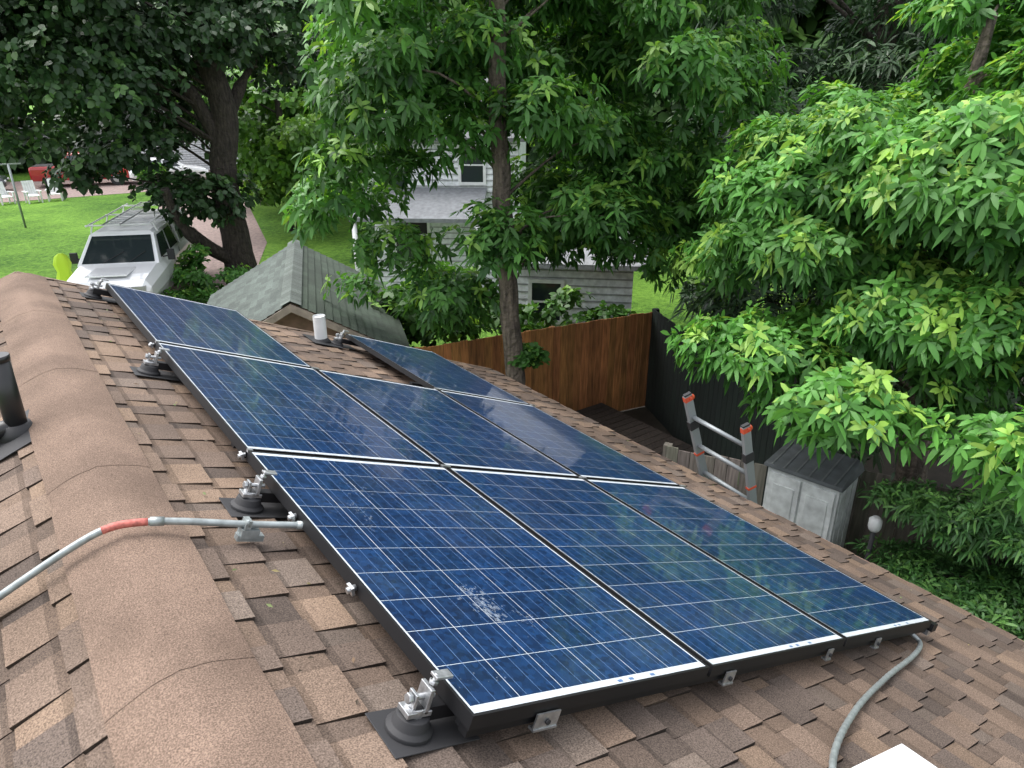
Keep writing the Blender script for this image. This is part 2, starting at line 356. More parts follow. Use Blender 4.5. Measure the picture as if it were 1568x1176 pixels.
# ------------------------------------------------------------------ ladder
mb=MB()
def rail(p0,p1,w=.085,d=.035,k='ladder'):
    p0,p1=Vector(p0),Vector(p1); t=(p1-p0).normalized(); y=Vector((0.25,1,0)).normalized(); y=(y-t*y.dot(t)).normalized(); x=y.cross(t)
    P=[]
    for e in (p0,p1):
        for a,b in((-1,-1),(1,-1),(1,1),(-1,1)): P.append(e+x*a*w/2+y*b*d/2)
    mb.hexa(P,k)
L0,L1=Vector((4.75,2.2,ZG)),Vector((3.62,2.36,-.94)); R0,R1=Vector((4.6,1.75,ZG)),Vector((3.74,1.87,-1.06))
rail(L0,L1,.07);rail(R0,R1,.07)
for E,F in((L0,L1),(R0,R1)):
    t=(F-E).normalized(); rail(F-t*.002,F+t*.015,.065,.03,'rubber'); mb.tube([F-t*.03+Vector((.0,0,0)),F-t*.03+Vector((.06,0,0))],[.028,.022],'orange',12); rail(F-t*.055,F-t*.01,.074,.038,'orange'); rail(F-t*.34,F-t*.26,.085,.045,'rubber')
    rail(F-t*.62,F-t*.60,.078,.04,'orange')
k=.2
while k<3.2:
    t=k/3.2; a=L1.lerp(L0,t); b=R1.lerp(R0,t); mb.tube([a,b],.019,'ladder',8); k+=.28
mb.obj('extension_ladder')
# ------------------------------------------------------------------ ground
mb=MB(); mb.face([(-300,-300,ZG),(300,-300,ZG),(300,300,ZG),(-300,300,ZG)],'grass'); mb.obj('ground')
mb=MB()
dl=[(1.2,12),(2.6,19),(6.0,27),(9.2,40),(11,52),(12,80)]
for (a,b),(c,d) in zip(dl,dl[1:]):
    w0=2.1;w1=2.1; mb.face([(a-w0,b,ZG+.01),(a+w0,b-.3,ZG+.01),(c+w1,d-.3,ZG+.01),(c-w1,d,ZG+.01)],'gravel')
mb.face([(-40,45,ZG+.014),(40,45,ZG+.014),(40,55,ZG+.014),(-40,55,ZG+.014)],'gravel')
mb.obj('gravel_driveway')
mb=MB(); mb.face([(3.3,-6,ZG+.008),(20,-6,ZG+.008),(20,9,ZG+.008),(3.3,9,ZG+.008)],'attr',(.035,.028,.02)); mb.obj('yard_shaded_soil')  # dark ground sheet; the yard's shade is put into its colour
mb=MB()
for i in range(22):
    f=random.uniform(.7,1.2); mb.box((6.3,4.2+i*.15,ZG+.3),(2.6,.14,.03),'wood',(.045*f,.033*f,.026*f))
mb.box((6.3,5.8,ZG+.15),(2.5,3.2,.25),'wood',(.03,.02,.015)); mb.obj('wooden_deck')
def fence(name,a,b,h,col,bw=.14,jit=.01):
    mb=MB(); a=Vector((*a,0));b=Vector((*b,0)); L=(b-a).length; d=(b-a)/L; rz=math.atan2(d.y,d.x); nn=Vector((-d.y,d.x,0)); x=0
    while x<L:
        f=random.uniform(.75,1.2); g=random.uniform(.92,1.08); hh=h+random.uniform(-jit,jit); c=a+d*(x+bw/2)
        mb.box((c.x,c.y,ZG+hh/2+.03),(bw-.008,.018,hh),'wood',(col[0]*f,col[1]*f*g,col[2]*f),rz=rz); x+=bw
    for z in (.35,h-.35):
        c=a.lerp(b,.5)+nn*.035; mb.box((c.x,c.y,ZG+z),(L,.04,.09),'wood',col,rz=rz)
    x=0
    while x<=L+.01:
        c=a+d*x+nn*.07; mb.box((c.x,c.y,ZG+h/2),(.09,.09,h+.02),'wood',col,rz=rz); x+=2.4
    return mb.obj(name)
fence('cedar_fence',(4.3,8.1),(8.6,7.3),1.83,(.34,.145,.048))
fence('shade_dark_fence',(8.62,7.3),(6.62,3.0),1.9,(.007,.013,.010))  # near-black board colour has the shade beneath the tree painted in
fence('grey_wood_fence',(5.15,3.8),(5.62,2.85),1.7,(.20,.18,.15),jit=.03)
fence('grey_wood_fence',(6.2,2.35),(7.1,.2),1.75,(.13,.115,.095),jit=.03)
mb=MB(); mb.T=Matrix.Translation((5.92,2.42,ZG))@Matrix.Rotation(math.radians(-80),4,'Z')
w,d,h=.76,.54,1.80
mb.box((0,0,h/2),(w,d,h),'attr',(.54,.57,.56))
for sx in(-1,1):
    mb.box((sx*w*.235,-d/2-.008,h/2+.02),(w*.44,.02,h-.16),'attr',(.60,.63,.62)); 
    for zz,hh in((.72,.36),(.27,.36)):
        mb.box((sx*w*.235,-d/2-.02,h*zz),(w*.30,.012,h*hh),'attr',(.55,.58,.57))
mb.box((.04,-d/2-.035,h*.55),(.02,.03,.16),'rubber')
for x in (-.17,0,.17): mb.box((w/2+.006,x,h/2),(.012,.12,h-.14),'attr',(.58,.61,.60))
rf=(.085,.095,.10)
mb.hexa([(-w/2-.04,-d/2-.05,h),(w/2+.04,-d/2-.05,h),(w/2+.04,d/2+.04,h),(-w/2-.04,d/2+.04,h),(-w/2-.03,-d/2-.04,h+.04),(w/2+.03,-d/2-.04,h+.04),(w/2,d/2,h+.12),(-w/2,d/2,h+.12)],'attr',rf)
for k in range(6):
    x=-w/2+.05+k*(w-.1)/5; mb.hexa([(x-.01,-d/2-.04,h+.04),(x+.01,-d/2-.04,h+.04),(x+.01,d/2,h+.12),(x-.01,d/2,h+.12),(x-.01,-d/2-.04,h+.05),(x+.01,-d/2-.04,h+.05),(x+.01,d/2,h+.13),(x-.01,d/2,h+.13)],'attr',(.12,.13,.13))
mb.obj('storage_shed',bevel=.006)
mb=MB(); p=Vector((5.60,1.55,ZG+1.6)); mb.tube([p-Vector((0,0,1.6)),p],.025,'rubber',8); mb.tube([p,p+Vector((0,0,.02)),p+Vector((0,0,.05)),p+Vector((0,0,.13)),p+Vector((0,0,.16))],[.03,.05,.06,.06,.03],'white',16); mb.obj('garden_lamp')
# ------------------------------------------------------------------ green roofed garage
g=empty('garage'); A=Vector((2.50,8.3,0)); B=Vector((3.95,11.95,0)); D=(B-A).normalized(); Np=Vector((D.y,-D.x,0))
mb=MB(); hr=2.88; he=2.08; hwid=1.40
def gp(l,w,z): p=A+D*l+Np*w; return Vector((p.x,p.y,ZG+z))
Lg=(B-A).length
for sd in(-1,1):
    nrow=15
    for r in range(nrow):
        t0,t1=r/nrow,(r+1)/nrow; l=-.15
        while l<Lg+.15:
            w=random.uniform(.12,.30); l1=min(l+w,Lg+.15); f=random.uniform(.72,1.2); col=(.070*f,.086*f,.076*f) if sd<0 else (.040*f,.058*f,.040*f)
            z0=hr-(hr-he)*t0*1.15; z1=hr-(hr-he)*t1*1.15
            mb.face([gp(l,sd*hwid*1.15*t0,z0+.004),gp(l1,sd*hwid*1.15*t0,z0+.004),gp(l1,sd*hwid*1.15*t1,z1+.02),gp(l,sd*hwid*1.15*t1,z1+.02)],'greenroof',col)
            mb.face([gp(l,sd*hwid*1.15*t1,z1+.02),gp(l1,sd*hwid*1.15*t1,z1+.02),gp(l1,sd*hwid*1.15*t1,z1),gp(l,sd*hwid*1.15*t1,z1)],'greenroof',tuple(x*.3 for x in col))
            l=l1
l=-.17
while l<Lg+.15:
    f=random.uniform(.8,1.2)
    for sd in(-1,1):
        mb.face([gp(l,0,hr+.035),gp(l+.2,0,hr+.03),gp(l+.2,sd*.14,hr-.04),gp(l,sd*.14,hr-.035)],'greenroof',(.095*f,.112*f,.10*f))
    l+=.19
mb.obj('roof',g)
mb=MB(); wc=(.13,.075,.055)
mb.hexa([gp(.1,-hwid+.1,0),gp(.1,hwid-.1,0),gp(Lg-.1,hwid-.1,0),gp(Lg-.1,-hwid+.1,0),gp(.1,-hwid+.1,he),gp(.1,hwid-.1,he),gp(Lg-.1,hwid-.1,he),gp(Lg-.1,-hwid+.1,he)],'attr',wc)
for l in(.1,Lg-.1): mb.hexa([gp(l-.02,-hwid+.1,he),gp(l-.02,hwid-.1,he),gp(l+.02,hwid-.1,he),gp(l+.02,-hwid+.1,he),gp(l-.02,-.01,hr-.05),gp(l-.02,.01,hr-.05),gp(l+.02,.01,hr-.05),gp(l+.02,-.01,hr-.05)],'attr',wc)
for sd in(-1,1):
    mb.hexa([gp(-.17,0,hr-.12),gp(-.17,sd*hwid*1.15,hr-(hr-he)*1.15-.10),gp(-.13,sd*hwid*1.15,hr-(hr-he)*1.15-.10),gp(-.13,0,hr-.12),gp(-.17,0,hr-.01),gp(-.17,sd*hwid*1.15,hr-(hr-he)*1.15),gp(-.13,sd*hwid*1.15,hr-(hr-he)*1.15),gp(-.13,0,hr-.01)],'attr',(.22,.18,.15))
mb.obj('walls',g)
# ------------------------------------------------------------------ houses
def white_house(name,a,b,depth,h,roofh,wins,col=(.66,.68,.70),rcol=(.12,.125,.13),porch=None):
    H=empty(name); a=Vector((*a,0));b=Vector((*b,0)); L=(b-a).length; d=(b-a)/L; n=Vector((-d.y,d.x,0))
    def P(l,w,z): p=a+d*l+n*w; return Vector((p.x,p.y,ZG+z))
    mb=MB(); mb.hexa([P(0,.02,0),P(L,.02,0),P(L,depth,0),P(0,depth,0),P(0,.02,h),P(L,.02,h),P(L,depth,h),P(0,depth,h)],'attr',col)
    z=0
    while z<h:
        z1=min(z+.16,h); mb.face([P(0,-.012,z),P(L,-.012,z),P(L,.012,z1),P(0,.012,z1)],'attr',col); mb.face([P(0,-.014,z-.02),P(0,-.014,z+.012),P(L,-.014,z+.012),P(L,-.014,z-.02)],'attr',tuple(x*.45 for x in col)); z=z1
    for e in(0,L):
        mb.face([P(e,0,h),P(e,depth,h),P(e,depth/2,h+roofh)],'attr',col)
    mb.obj('walls',H); mb=MB()
    for s0,s1 in((-.35,depth/2),(depth+.35,depth/2)):
        e=h-.35*roofh/(depth/2)
        mb.hexa([P(-.3,s0,e),P(L+.3,s0,e),P(L+.3,s1,h+roofh),P(-.3,s1,h+roofh),P(-.3,s0,e+.1),P(L+.3,s0,e+.1),P(L+.3,s1,h+roofh+.1),P(-.3,s1,h+roofh+.1)],'attr',rcol)
    if porch:
        l0,l1,pz=porch
        mb.hexa([P(l0,-1.8,pz-.55),P(l1,-1.8,pz-.55),P(l1,-.02,pz),P(l0,-.02,pz),P(l0,-1.8,pz-.45),P(l1,-1.8,pz-.45),P(l1,-.02,pz+.1),P(l0,-.02,pz+.1)],'attr',(.15,.16,.17))
        for l in (l0+.1,l1-.1): mb.tube([P(l,-1.7,0),P(l,-1.7,pz-.5)],.07,'white',10)
    mb.obj('roof',H); mb=MB()
    for (l,z,w,hh) in wins:
        mb.hexa([P(l,-.03,z),P(l+w,-.03,z),P(l+w,0,z),P(l,0,z),P(l,-.03,z+hh),P(l+w,-.03,z+hh),P(l+w,0,z+hh),P(l,0,z+hh)],'glass')
        for (x0,x1,y0,y1) in((-.08,w+.08,-.08,0),(-.08,w+.08,hh,hh+.08),(-.08,0,0,hh),(w,w+.08,0,hh),(0,w,hh/2-.02,hh/2+.02)):
            mb.hexa([P(l+x0,-.05,z+y0),P(l+x1,-.05,z+y0),P(l+x1,0,z+y0),P(l+x0,0,z+y0),P(l+x0,-.05,z+y1),P(l+x1,-.05,z+y1),P(l+x1,0,z+y1),P(l+x0,0,z+y1)],'white')
    mb.obj('windows',H)
white_house('white_house',(8.3,17.6),(11.4,15.0),5,4.4,1.3,[(.6,1,.9,1.4),(2.9,1,.7,1.3),(.3,3.0,.7,1.0),(2.5,3.15,.6,.9)],porch=(-.2,3.2,2.9))
white_house('white_garage',(8.1,10.6),(9.8,8.95),3,2.3,.5,[(.3,1,.6,.8)],rcol=(.22,.23,.24))
white_house('white_house',(9,56),(18,54),7,5.2,2,[(1,1,1,1.4),(3,3,1,1.4),(6,3,1,1.4),(5,1,1,1.4)])
white_house('brick_house',(-9,60),(0,60),7,5,2,[(1,1,1,1.4),(4,3,1,1.4),(6,1,1,1.4)],col=(.3,.2,.16))
# ------------------------------------------------------------------ vehicles
def wheels(mb,ys,xw,r):
    for y in ys:
        for s in(-1,1):
            mb.tube([(s*(xw-.12),y,r),(s*(xw+.10),y,r)],r,'rubber',22); mb.tube([(s*(xw+.09),y,r),(s*(xw+.108),y,r)],[r*.6,r*.5],'silver',14)
def ring(y,wb,zb,wm,zm,wt,zt): return [(-wb,y,zb),(-wm,y,(zb+zm)/2),(-wm,y,zm),(-wt,y,zt),(wt,y,zt),(wm,y,zm),(wm,y,(zb+zm)/2),(wb,y,zb)]
def cabin(mb,yb0,yb1,yt0,yt1,zb,zt,wb,wt,k,wins):
    lo=[(-wb,yb0,zb),(wb,yb0,zb),(wb,yb1,zb),(-wb,yb1,zb)]; hi=[(-wt,yt0,zt),(wt,yt0,zt),(wt,yt1,zt),(-wt,yt1,zt)]
    mb.hexa(lo+hi,k); mb.hexa([(x*.97,y,zt) for x,y,_ in hi]+[(x*.86,y*.92+ (yt0+yt1)/2*.08,zt+.05) for x,y,_ in hi],k)
    def quad(a,b,c,d,u0,u1,v0,v1,off):
        a,b,c,d=map(Vector,(a,b,c,d)); f=lambda u,v:(a.lerp(b,u)).lerp(d.lerp(c,u),v); nn=(b-a).cross(d-a).normalized()*off
        mb.face([f(u0,v0)+nn,f(u1,v0)+nn,f(u1,v1)+nn,f(u0,v1)+nn],'glass')
    quad(lo[0],lo[1],hi[1],hi[0],.05,.95,.06,.93,.012)
    quad(lo[2],lo[3],hi[3],hi[2],.08,.92,.25,.9,.012)
    for u0,u1 in wins:
        quad(lo[1],lo[2],hi[2],hi[1],u0,u1,.12,.88,.012); quad(lo[3],lo[0],hi[0],hi[3],1-u1,1-u0,.12,.88,.012)
def car(name,x,y,rz,paint):
    mb=MB(); mb.T=Matrix.Translation((x,y,ZG+.02))@Matrix.Rotation(rz,4,'Z')
    mb.loft([ring(-2.25,.7,.35,.78,.5,.7,.6),ring(-2.1,.8,.25,.88,.6,.78,.78),ring(-1.0,.82,.22,.9,.75,.82,.95),ring(1.3,.82,.22,.9,.78,.82,.98),ring(2.1,.8,.25,.88,.75,.8,.95),ring(2.25,.7,.35,.8,.6,.72,.8)],paint)
    cabin(mb,-1.05,1.75,-.35,1.05,.93,1.42,.80,.6,paint,((.12,.47),(.52,.85)))
    wheels(mb,(-1.4,1.35),.78,.33)
    for s in(-1,1): mb.box((s*.6,-2.2,.6),(.3,.12,.12),'white'); mb.box((s*.95,-.75,1.0),(.14,.1,.1),paint)
    mb.obj(name,bevel=.03)
car('parked_car',-1.0,50.5,math.radians(80),'darkpaint'); car('parked_car',9.6,49,math.radians(85),'whitegloss')
mb=MB(); mb.T=Matrix.Translation((5.2,50.5,ZG+.02))@Matrix.Rotation(math.radians(75),4,'Z')
mb.loft([ring(-2.7,.8,.5,.88,.75,.8,.95),ring(-2.5,.9,.4,.97,.9,.85,1.1),ring(-1.2,.92,.38,1.0,1.0,.88,1.22),ring(2.6,.92,.4,1.0,1.05,.96,1.2),ring(2.7,.9,.5,.96,1.0,.92,1.15)],'red')
cabin(mb,-1.3,.9,-.6,.75,1.19,1.85,.93,.74,'red',((.1,.5),(.55,.92))); wheels(mb,(-1.8,1.7),.86,.4); mb.box((0,1.8,1.215),(1.6,1.5,.03),'rubber'); mb.obj('red_pickup_truck',bevel=.03)
mb=MB(); mb.T=Matrix.Translation((2.65,21.2,ZG+.02))@Matrix.Rotation(math.radians(-24),4,'Z')@Matrix.Scale(1.06,4)
k='whitegloss'
mb.loft([ring(-2.85,.8,.5,.88,.75,.8,.95),ring(-2.7,.9,.4,.97,.9,.85,1.08),ring(-1.4,.92,.38,1.0,1.0,.88,1.22),ring(-.5,.92,.38,1.0,1.05,.92,1.2),ring(2.75,.92,.4,1.0,1.1,.96,1.2),ring(2.85,.9,.5,.96,1.0,.92,1.15)],k)
cabin(mb,-1.5,1.0,-.75,.85,1.19,1.82,.93,.74,k,((.1,.5),(.55,.92)))
cabin(mb,1.05,2.8,1.12,2.72,1.19,1.86,.93,.80,k,((.1,.9),))
wheels(mb,(-1.95,1.75),.86,.39)
mb.box((0,-2.86,.82),(1.1,.06,.26),'rubber'); mb.box((0,-2.93,.52),(1.75,.14,.2),'galv')
mb.box((0,-2.1,1.17),(.9,1.0,.03),k)
mb.box((.2,-.9,1.62),(.2,.03,.06),'rubber')
for s in(-1,1):
    mb.box((s*.72,-2.8,.86),(.3,.12,.2),'silver'); mb.box((s*1.12,-1.0,1.3),(.16,.1,.26),'rubber'); mb.tube([(s*.9,-1.0,1.25),(s*1.1,-1.0,1.28)],.02,'rubber',6)
    mb.tube([(s*.7,-1.0,2.06),(s*.7,2.8,2.06)],.02,'white',8); mb.box((s*1.0,-.2,1.05),(.012,.18,.04),'rubber')
    mb.box((s*.995,.5,.85),(.012,.012,.7),'rubber')
    for y in(-.5,.8,2.4): mb.tube([(s*.78,y,1.8),(s*.7,y,2.06)],.02,'white',6)
for y in(-.9,.8,2.4): mb.tube([(-.75,y,2.06),(.75,y,2.06)],.02,'white',8)
mb.tube([(-.35,-1.52,1.25),(.1,-1.24,1.46)],.01,'rubber',6); mb.tube([(.25,-1.52,1.25),(.6,-1.24,1.46)],.01,'rubber',6)
for s in (-.3,.1): mb.tube([(s,-1.1,2.1),(s,2.7,2.1)],.02,'silver',6)
k2=-.9
while k2<2.7: mb.tube([(-.3,k2,2.1),(.1,k2,2.1)],.013,'silver',6); k2+=.3
mb.obj('white_pickup_truck',bevel=.03)
mb=MB(); p=Vector((.82,20.4,ZG)); mb.tube([p,p+Vector((0,0,1.45))],.03,'rubber',8)
mb.loft([[p+Vector((w*math.cos(a)*(1+.18*math.sin(5*a)),.6*w*math.sin(a)*(1+.2*math.sin(4*a)),z)) for a in [2*math.pi*i/20 for i in range(20)]] for w,z in((.2,.75),(.2,.95),(.14,1.15),(.19,1.35),(.13,1.55),(.05,1.62))],'hiviz',smooth=True)
mb.obj('safety_vest')
def chair(x,y,rz):
    mb=MB(); mb.T=Matrix.Translation((x,y,ZG))@Matrix.Rotation(rz,4,'Z'); w='white'
    mb.box((0,0,.38),(.55,.5,.03),w,rx=.12)
    for i in range(5): mb.box((-.22+i*.11,.33,.72),(.1,.02,.75),w,rx=-.3)
    for s in(-1,1): mb.box((s*.32,0,.58),(.12,.7,.03),w); mb.box((s*.3,-.25,.29),(.05,.08,.58),w); mb.box((s*.3,.25,.29),(.05,.08,.58),w)
    mb.obj('lawn_chair')
chair(1.9,44,.2); chair(2.9,44.2,-.2); chair(.7,44.3,.4)
mb=MB(); mb.tube([(.9,36,ZG),(.85,36,ZG+2.6)],.045,'galv',8); mb.box((.85,36,ZG+2.6),(.9,.05,.05),'galv'); mb.obj('clothesline_pole')
# ------------------------------------------------------------------ foliage
def mk_leaf_mesh(name,V,cols,matk,parent):
    N=len(V); me=bpy.data.meshes.new(name); me.vertices.add(N*6); me.vertices.foreach_set('co',V.reshape(-1).astype(np.float32))
    loops=np.array([0,2,1, 1,2,4,3, 3,4,5]); lo=(np.arange(N)[:,None]*6+loops).ravel()
    me.loops.add(N*10); me.loops.foreach_set('vertex_index',lo.astype(np.int32))
    me.polygons.add(N*3); st=(np.arange(N)[:,None]*10+np.array([0,3,7])).ravel(); me.polygons.foreach_set('loop_start',st.astype(np.int32))
    me.update(calc_edges=True)
    ca=me.color_attributes.new('Col','FLOAT_COLOR','POINT'); c=np.ones((N,6,4),np.float32); c[:,:,:3]=cols[:,None,:]
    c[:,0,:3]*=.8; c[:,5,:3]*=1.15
    ca.data.foreach_set('color',c.ravel()); me.polygons.foreach_set('use_smooth',np.ones(N*3,bool))
    me.materials.append(M[matk]); o=bpy.data.objects.new(name,me); scene.collection.objects.link(o); o.parent=parent; return o
def nrm(a): return a/np.maximum(1e-9,np.linalg.norm(a,axis=-1,keepdims=True))
def whorls(C,A,k,L,W,cols,droop=.35,elev=(-.2,.8),cj=.15):
    N=len(C); A=nrm(A); r=np.where(np.abs(A[:,2:3])<.9,np.array([[0,0,1.]]),np.array([[1.,0,0]])); X=nrm(np.cross(A,r)); Y=np.cross(A,X)
    az=rng.random((N,1))*6.28+np.arange(k)[None]*6.283/k+rng.normal(0,.25,(N,k)); el=rng.uniform(*elev,(N,k))
    ca,sa,ce,se=np.cos(az),np.sin(az),np.cos(el),np.sin(el)
    D=(X[:,None]*ca[...,None]+Y[:,None]*sa[...,None])*ce[...,None]+A[:,None]*se[...,None]
    S=nrm(np.cross(D,A[:,None]+rng.normal(0,.35,(N,k,3)))); l=(L*rng.uniform(.65,1.2,(N,k)))[...,None]; w=W*rng.uniform(.8,1.2,(N,k))[...,None]
    B=C[:,None]+D*l*.06+rng.normal(0,L*.08,(N,k,3)); z=np.array([0,0,-1.]); dr=droop*rng.uniform(.4,1.4,(N,k))[...,None]
    def st(t): return B+D*l*t+z*l*dr*t*t
    V=np.stack([st(0),st(.36)-S*w*.5,st(.36)+S*w*.5,st(.72)-S*w*.43,st(.72)+S*w*.43,st(1)],axis=2)
    cc=cols[:,None]*(1+rng.normal(0,cj,(N,k,1)))
    return V.reshape(-1,6,3),np.clip(cc.reshape(-1,3),.002,1)
def rdir(n,zb=0.0):
    d=rng.normal(size=(n,3)); d[:,2]+=zb; return nrm(d)
def crown(blobs,nsub,nwh,sr,k,L,W,dark,light,tipc,droop=.35,zb=.3,inner=.22,tipp=.25,flat=.6,elev=(-.2,.8)):
    Vs=[];Cs=[];subs=[]
    for (cx,cy,cz,rx,ry,rz) in blobs:
        vol=(rx*ry+rx*rz+ry*rz)/3; m=max(3,int(nsub*vol)); c=np.array([cx,cy,cz]); r=np.array([rx,ry,rz])
        d=rdir(m,.1); rad=rng.uniform(.45,1.0,(m,1))**.6; P=c+d*r*rad
        for p,dd in zip(P,d):
            s=sr*rng.uniform(.6,1.3); subs.append((p,s)); n=int(nwh*(s/sr)**2)
            e=rdir(n,zb); f=rng.random((n,1)); rr=np.where(f<inner,rng.random((n,1))**.5,rng.uniform(.8,1.12,(n,1)))
            rr=rr*(1+.25*np.sin(3*np.arctan2(e[:,1:2],e[:,0:1])+p[0]*9))
            pos=p+e*rr*s*np.array([1.15,1.15,flat]); ax=e*.7+dd*.5+np.array([0,0,.45])+rng.normal(0,.25,(n,3))
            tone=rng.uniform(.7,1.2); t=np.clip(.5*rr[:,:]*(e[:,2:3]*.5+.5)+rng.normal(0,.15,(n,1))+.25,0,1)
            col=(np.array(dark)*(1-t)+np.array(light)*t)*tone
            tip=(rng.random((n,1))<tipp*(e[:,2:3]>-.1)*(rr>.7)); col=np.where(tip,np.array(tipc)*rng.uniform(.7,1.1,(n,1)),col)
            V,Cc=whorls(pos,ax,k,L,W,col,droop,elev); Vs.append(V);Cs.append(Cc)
    return np.concatenate(Vs),np.concatenate(Cs),subs
def tree(name,trunk,rads,blobs,bark='bark',mk='leaf',limbr=.03,limbfrac=.5,limbmax=99,**kw):
    E=empty(name); mb=MB(); tp=bez(trunk,5); n=len(tp); rr=np.interp(np.linspace(0,1,n),np.linspace(0,1,len(rads)),rads)
    tp=[p+Vector((random.gauss(0,.012),random.gauss(0,.012),0)) for p in tp]; mb.tube(tp,list(map(float,rr)),bark,14)
    V,C,subs=crown(blobs,**kw)
    for p,s in subs:
        if random.random()>limbfrac: continue
        p=Vector(p); q=min(tp,key=lambda q:(q-p).length+(0 if q.z<p.z-.3*(q-p).length else 1.5))
        Ld=(p-q).length
        if Ld>limbmax: continue
        mid=q.lerp(p,.5)+Vector((random.gauss(0,.15),random.gauss(0,.15),.12*Ld))
        mb.tube(bez([q,mid,p],4),list(np.linspace(limbr*(.6+Ld*.25),limbr*.25,9)),bark,6,cap=False)
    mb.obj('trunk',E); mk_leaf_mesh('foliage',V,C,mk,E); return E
LD,LL,LT=(.028,.093,.022),(.100,.262,.048),(.21,.39,.07)
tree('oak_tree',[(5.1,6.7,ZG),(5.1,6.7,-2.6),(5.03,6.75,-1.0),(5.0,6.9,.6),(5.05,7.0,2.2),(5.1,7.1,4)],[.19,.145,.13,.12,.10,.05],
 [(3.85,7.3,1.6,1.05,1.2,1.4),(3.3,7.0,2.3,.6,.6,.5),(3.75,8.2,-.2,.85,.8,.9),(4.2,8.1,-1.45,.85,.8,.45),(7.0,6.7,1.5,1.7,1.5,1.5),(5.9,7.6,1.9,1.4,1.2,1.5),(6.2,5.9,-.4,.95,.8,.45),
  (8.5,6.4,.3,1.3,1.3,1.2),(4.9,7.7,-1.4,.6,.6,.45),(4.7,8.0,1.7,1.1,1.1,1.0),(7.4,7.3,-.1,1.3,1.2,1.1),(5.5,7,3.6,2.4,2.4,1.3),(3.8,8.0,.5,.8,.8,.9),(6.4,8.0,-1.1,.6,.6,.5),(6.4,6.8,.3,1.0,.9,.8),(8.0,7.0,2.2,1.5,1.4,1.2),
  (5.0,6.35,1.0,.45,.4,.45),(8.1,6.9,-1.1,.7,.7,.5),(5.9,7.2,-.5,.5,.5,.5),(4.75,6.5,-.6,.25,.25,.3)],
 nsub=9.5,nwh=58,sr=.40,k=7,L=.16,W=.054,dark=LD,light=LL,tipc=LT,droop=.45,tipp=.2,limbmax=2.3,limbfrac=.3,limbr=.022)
tree('magnolia_tree',[(7.6,2.0,ZG),(7.5,2.1,-2.5),(7.4,2.2,-1),(7.3,2.3,.8),(7.4,2.3,2.0)],[.2,.16,.13,.09,.04],
 [(7.4,2.3,.1,2.3,2.4,1.8),(6.45,2.6,-.4,1.15,1.2,1.0),(5.6,1.9,-1.1,.8,.8,.55),(6.0,.9,-1.0,1.2,1.0,.8),(6.3,3.1,.1,.9,1.0,.8),(7.2,.4,.6,1.7,1.6,1.4),(7.2,3.5,.3,1.1,1.1,1.0),(8.2,1.6,1.5,1.8,1.8,1.3),(5.3,2.4,-.9,.6,.6,.45),(6.4,1.6,.6,1.0,1.0,.7)],
 nsub=9.5,nwh=94,sr=.36,k=8,L=.145,W=.046,dark=(.032,.110,.026),light=(.128,.335,.060),tipc=(.29,.49,.09),droop=.45,tipp=.22,limbfrac=.3,limbr=.020)
kw=dict(nsub=2.8,nwh=90,sr=.80,k=5,L=.19,W=.14,dark=(.012,.036,.012),light=(.042,.098,.028),tipc=(.07,.15,.035),droop=.3,tipp=.15)
tree('maple_tree',[(5.5,21.2,ZG),(5.45,21.2,-3),(5.4,21.3,-1),(5.7,21.4,.8),(5.2,21.6,3),(5,22,5.5)],[.55,.42,.38,.36,.28,.12],
 [(2.0,22.5,1.5,3.2,3,1.9),(5,23,4.0,4,3.5,2.2),(8,22.5,3.6,2.5,2.4,1.9),(3.9,20.6,-1.5,1.3,1.2,.75),(-.5,21,2.8,3,3,2.2),(3,21,3,3,2.5,1.8),(3.6,22,-.4,1.6,1.2,.9),(4.6,24,.4,1.3,1.2,1.0),(2.2,21.6,-.6,1.1,1.0,.6)],bark='barkdark',mk='leafdark',limbr=.03,limbfrac=.25,**kw)
mb=MB(); mb.tube(bez([(5.45,21.2,-3.6),(4.6,21,-3.0),(3.9,20.8,-2.2),(3.6,20.6,-1.2)],6),[.26]*3+[.2]*8+[.12]*8,'barkdark',12)
mb.tube(bez([(5.5,21.3,-.6),(5.0,21.5,1.0),(4.2,22,2.2),(3,22.5,3.2)],6),[.2]*8+[.15]*6+[.08]*5,'barkdark',10); mb.tube(bez([(5.6,21.3,.2),(6.5,21.7,1.6),(7.8,22.3,2.8)],6),[.18]*6+[.1]*7,'barkdark',10)
mb.obj('maple_branch',bpy.data.objects['maple_tree'])
tree('young_tree',[(9.8,28.5,ZG),(9.8,28.5,-1),(9.8,28.5,2)],[.18,.15,.1],[(9.8,28.3,.3,3,2.6,2.5),(12.5,30,1.5,2.5,2.5,2.8),(8,30,1,2,2,2),(9.5,27.5,-1.6,1.8,1.5,1.0)],bark='barkdark',limbr=.03,
 nsub=1.8,nwh=90,sr=.9,k=5,L=.25,W=.17,dark=(.04,.12,.02),light=(.14,.30,.05),tipc=(.20,.37,.06),droop=.3,limbfrac=.2)
E=dict(bark='barkdark',mk='leafdark',limbr=.03,nsub=2.2,nwh=95,sr=.75,k=6,L=.30,W=.05,dark=(.012,.034,.013),light=(.038,.088,.027),tipc=(.065,.13,.03),droop=.5,tipp=.15,flat=.4,limbfrac=.2)
tree('pine_tree',[(13.5,6.6,ZG),(13.5,6.6,2),(13.7,6.8,6)],[.3,.24,.15],[(13,8,3.6,2.6,2.6,2.0),(13,8.0,.2,2.2,2.2,1.8),(12.2,6.6,-2.5,1.5,1.6,1.6),(10.5,9,3.0,2,2,1.5),(10.7,6.9,-1.9,1.1,1.1,1.3)],**E)
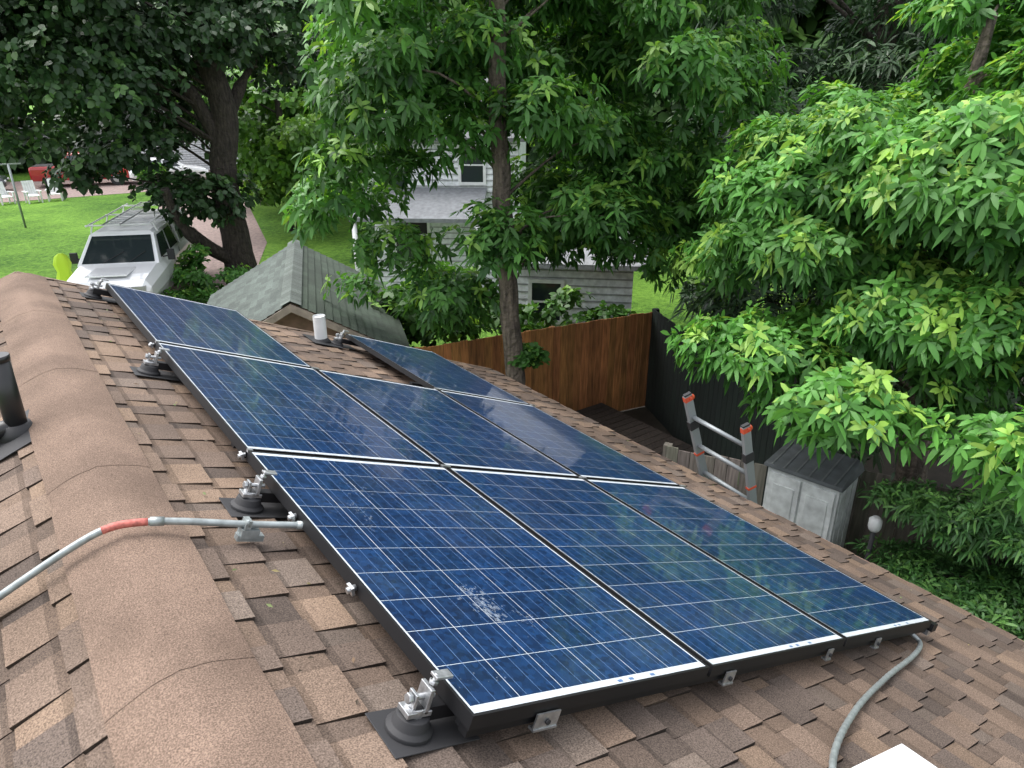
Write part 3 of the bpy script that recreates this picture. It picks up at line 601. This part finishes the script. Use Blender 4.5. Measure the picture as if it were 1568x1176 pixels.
tree('pine_tree',[(14,3.5,ZG),(14,3.5,2),(13.2,3.8,6)],[.3,.24,.15],[(13.5,4,3.6,2.8,2.8,2),(12,4.5,.5,2.2,2.2,2),(10.2,5.0,-2.4,1.5,1.5,1.6),(9.2,3.2,-2.7,1.5,1.3,1.4)],**E)
tree('pine_tree',[(15,0,ZG),(15,0,2),(15,0,6)],[.3,.24,.15],[(13.5,0,2.5,3,3,2.5),(11,1,-.5,2.2,2.2,2.5)],**E)
tree('hemlock_tree',[(6.3,.7,ZG),(6.3,.7,-2.5),(6.3,.7,-1.3)],[.08,.06,.02],[(6.3,.75,-2.6,.95,.95,1.3),(6.6,.3,-3.3,1.1,1.1,.8),(5.6,.9,-2.7,.5,.5,.5),(6.0,.1,-2.5,.7,.7,.7)],bark='barkdark',mk='leafdark',limbr=.02,
 nsub=26,nwh=85,sr=.26,k=8,L=.11,W=.022,dark=(.025,.08,.022),light=(.075,.20,.045),tipc=(.12,.27,.06),droop=.5,tipp=.3,flat=.2)
def bush(name,blobs,dark=LD,light=LL,tipc=LT,L=.12,W=.06,nsub=12,nwh=45,sr=.3,k=6,mk='leaf'):
    E=empty(name); V,C,_=crown(blobs,nsub,nwh,sr,k,L,W,dark,light,tipc,.3,tipp=.15); mk_leaf_mesh('foliage',V,C,mk,E)
bush('garden_shrub',[(4.1,20,-3.6,.9,.9,.7),(3.4,18.5,-3.9,.7,.7,.4)],L=.16,W=.08)
bush('garden_shrub',[(5.3,.1,-2.9,.5,.6,.5),(5.2,-.6,-2.8,.6,.6,.6)],light=(.17,.36,.04),L=.1,W=.05)
bush('climbing_vine',[(5.35,6.6,-2.7,.2,.2,.6),(5.3,6.6,-3.5,.3,.3,.6)],L=.09,W=.07,sr=.15)
bush('hedge',[(6.5,9.6,-2.9,1.6,.8,.7),(8.2,8.9,-3.0,1.2,.7,.8),(10.4,7.6,-2.9,1.2,.8,.8),(4.9,9.4,-2.6,.8,.8,.8),(6,10,-2.1,.7,.6,.5)],dark=(.018,.06,.013),light=(.075,.19,.035),L=.16,W=.09,nsub=8,nwh=50,sr=.38)
blobs=[]
for az in np.arange(-25,100,5.5):
    R=62 if az<22 else 36; 
    for lay in range(2):
        r=R+lay*7+random.uniform(-2,2); a=math.radians(az+random.uniform(-2,2)); 
        for z in (0,6.5): blobs.append((r*math.sin(a),r*math.cos(a),ZG+3.5+z+random.uniform(-1,1),4.2,4.2,3.8))
V,C,_=crown(blobs,.42,75,2.0,5,.75,.5,(.016,.046,.014),(.08,.17,.04),(.12,.23,.05),.3,tipp=.12,flat=.7)
Ew=empty('distant_trees'); mk_leaf_mesh('foliage',V,C,'leafdark',Ew)
bush('distant_shrubs',[(x,46+random.uniform(-1,1),-3.6,1.5,1,.7) for x in (-8,-5,7.5,14,17)]+[(14,34,-3.4,2,1.5,1.2),(17,31,-3.2,2,1.5,1.5),(10.5,21.5,-3.7,1.2,.8,.5)],L=.3,W=.2,nsub=3,nwh=60,sr=.6)
# ------------------------------------------------------------------ light / camera
w=bpy.data.worlds.new('World'); scene.world=w; w.use_nodes=True; nt=w.node_tree; N=nt.nodes; Lk=nt.links
sky=N.new('ShaderNodeTexSky'); sky.sky_type='NISHITA'; sky.sun_disc=False; sky.dust_density=4; sky.air_density=1; sky.ozone_density=1
EL,AZ=math.radians(62),math.radians(-30)
sky.sun_elevation=EL; sky.sun_rotation=AZ
hs=N.new('ShaderNodeHueSaturation'); hs.inputs['Saturation'].default_value=.25; hs.inputs['Value'].default_value=3.5; Lk.new(sky.outputs[0],hs.inputs['Color'])
Lk.new(hs.outputs[0],N['Background'].inputs[0]); N['Background'].inputs[1].default_value=.15
sd=bpy.data.lights.new('sun','SUN'); sd.energy=.8; sd.angle=math.radians(50); sd.color=(1,.97,.93)
so=bpy.data.objects.new('sun',sd); scene.collection.objects.link(so)
dirv=Vector((math.sin(AZ)*math.cos(EL),math.cos(AZ)*math.cos(EL),math.sin(EL))); so.rotation_euler=dirv.to_track_quat('Z','Y').to_euler(); so.location=dirv*30
cd=bpy.data.cameras.new('camera'); co=bpy.data.objects.new('camera',cd); scene.collection.objects.link(co); scene.camera=co
co.location=(-.669,-1.058,1.366); co.rotation_euler=(math.radians(90-22.62),0,math.radians(-36.47)); cd.sensor_width=36; cd.lens=36*1094/1568; cd.clip_end=2000; cd.clip_start=.05
scene.view_settings.view_transform='Standard'; scene.view_settings.look='None'; scene.view_settings.exposure=0
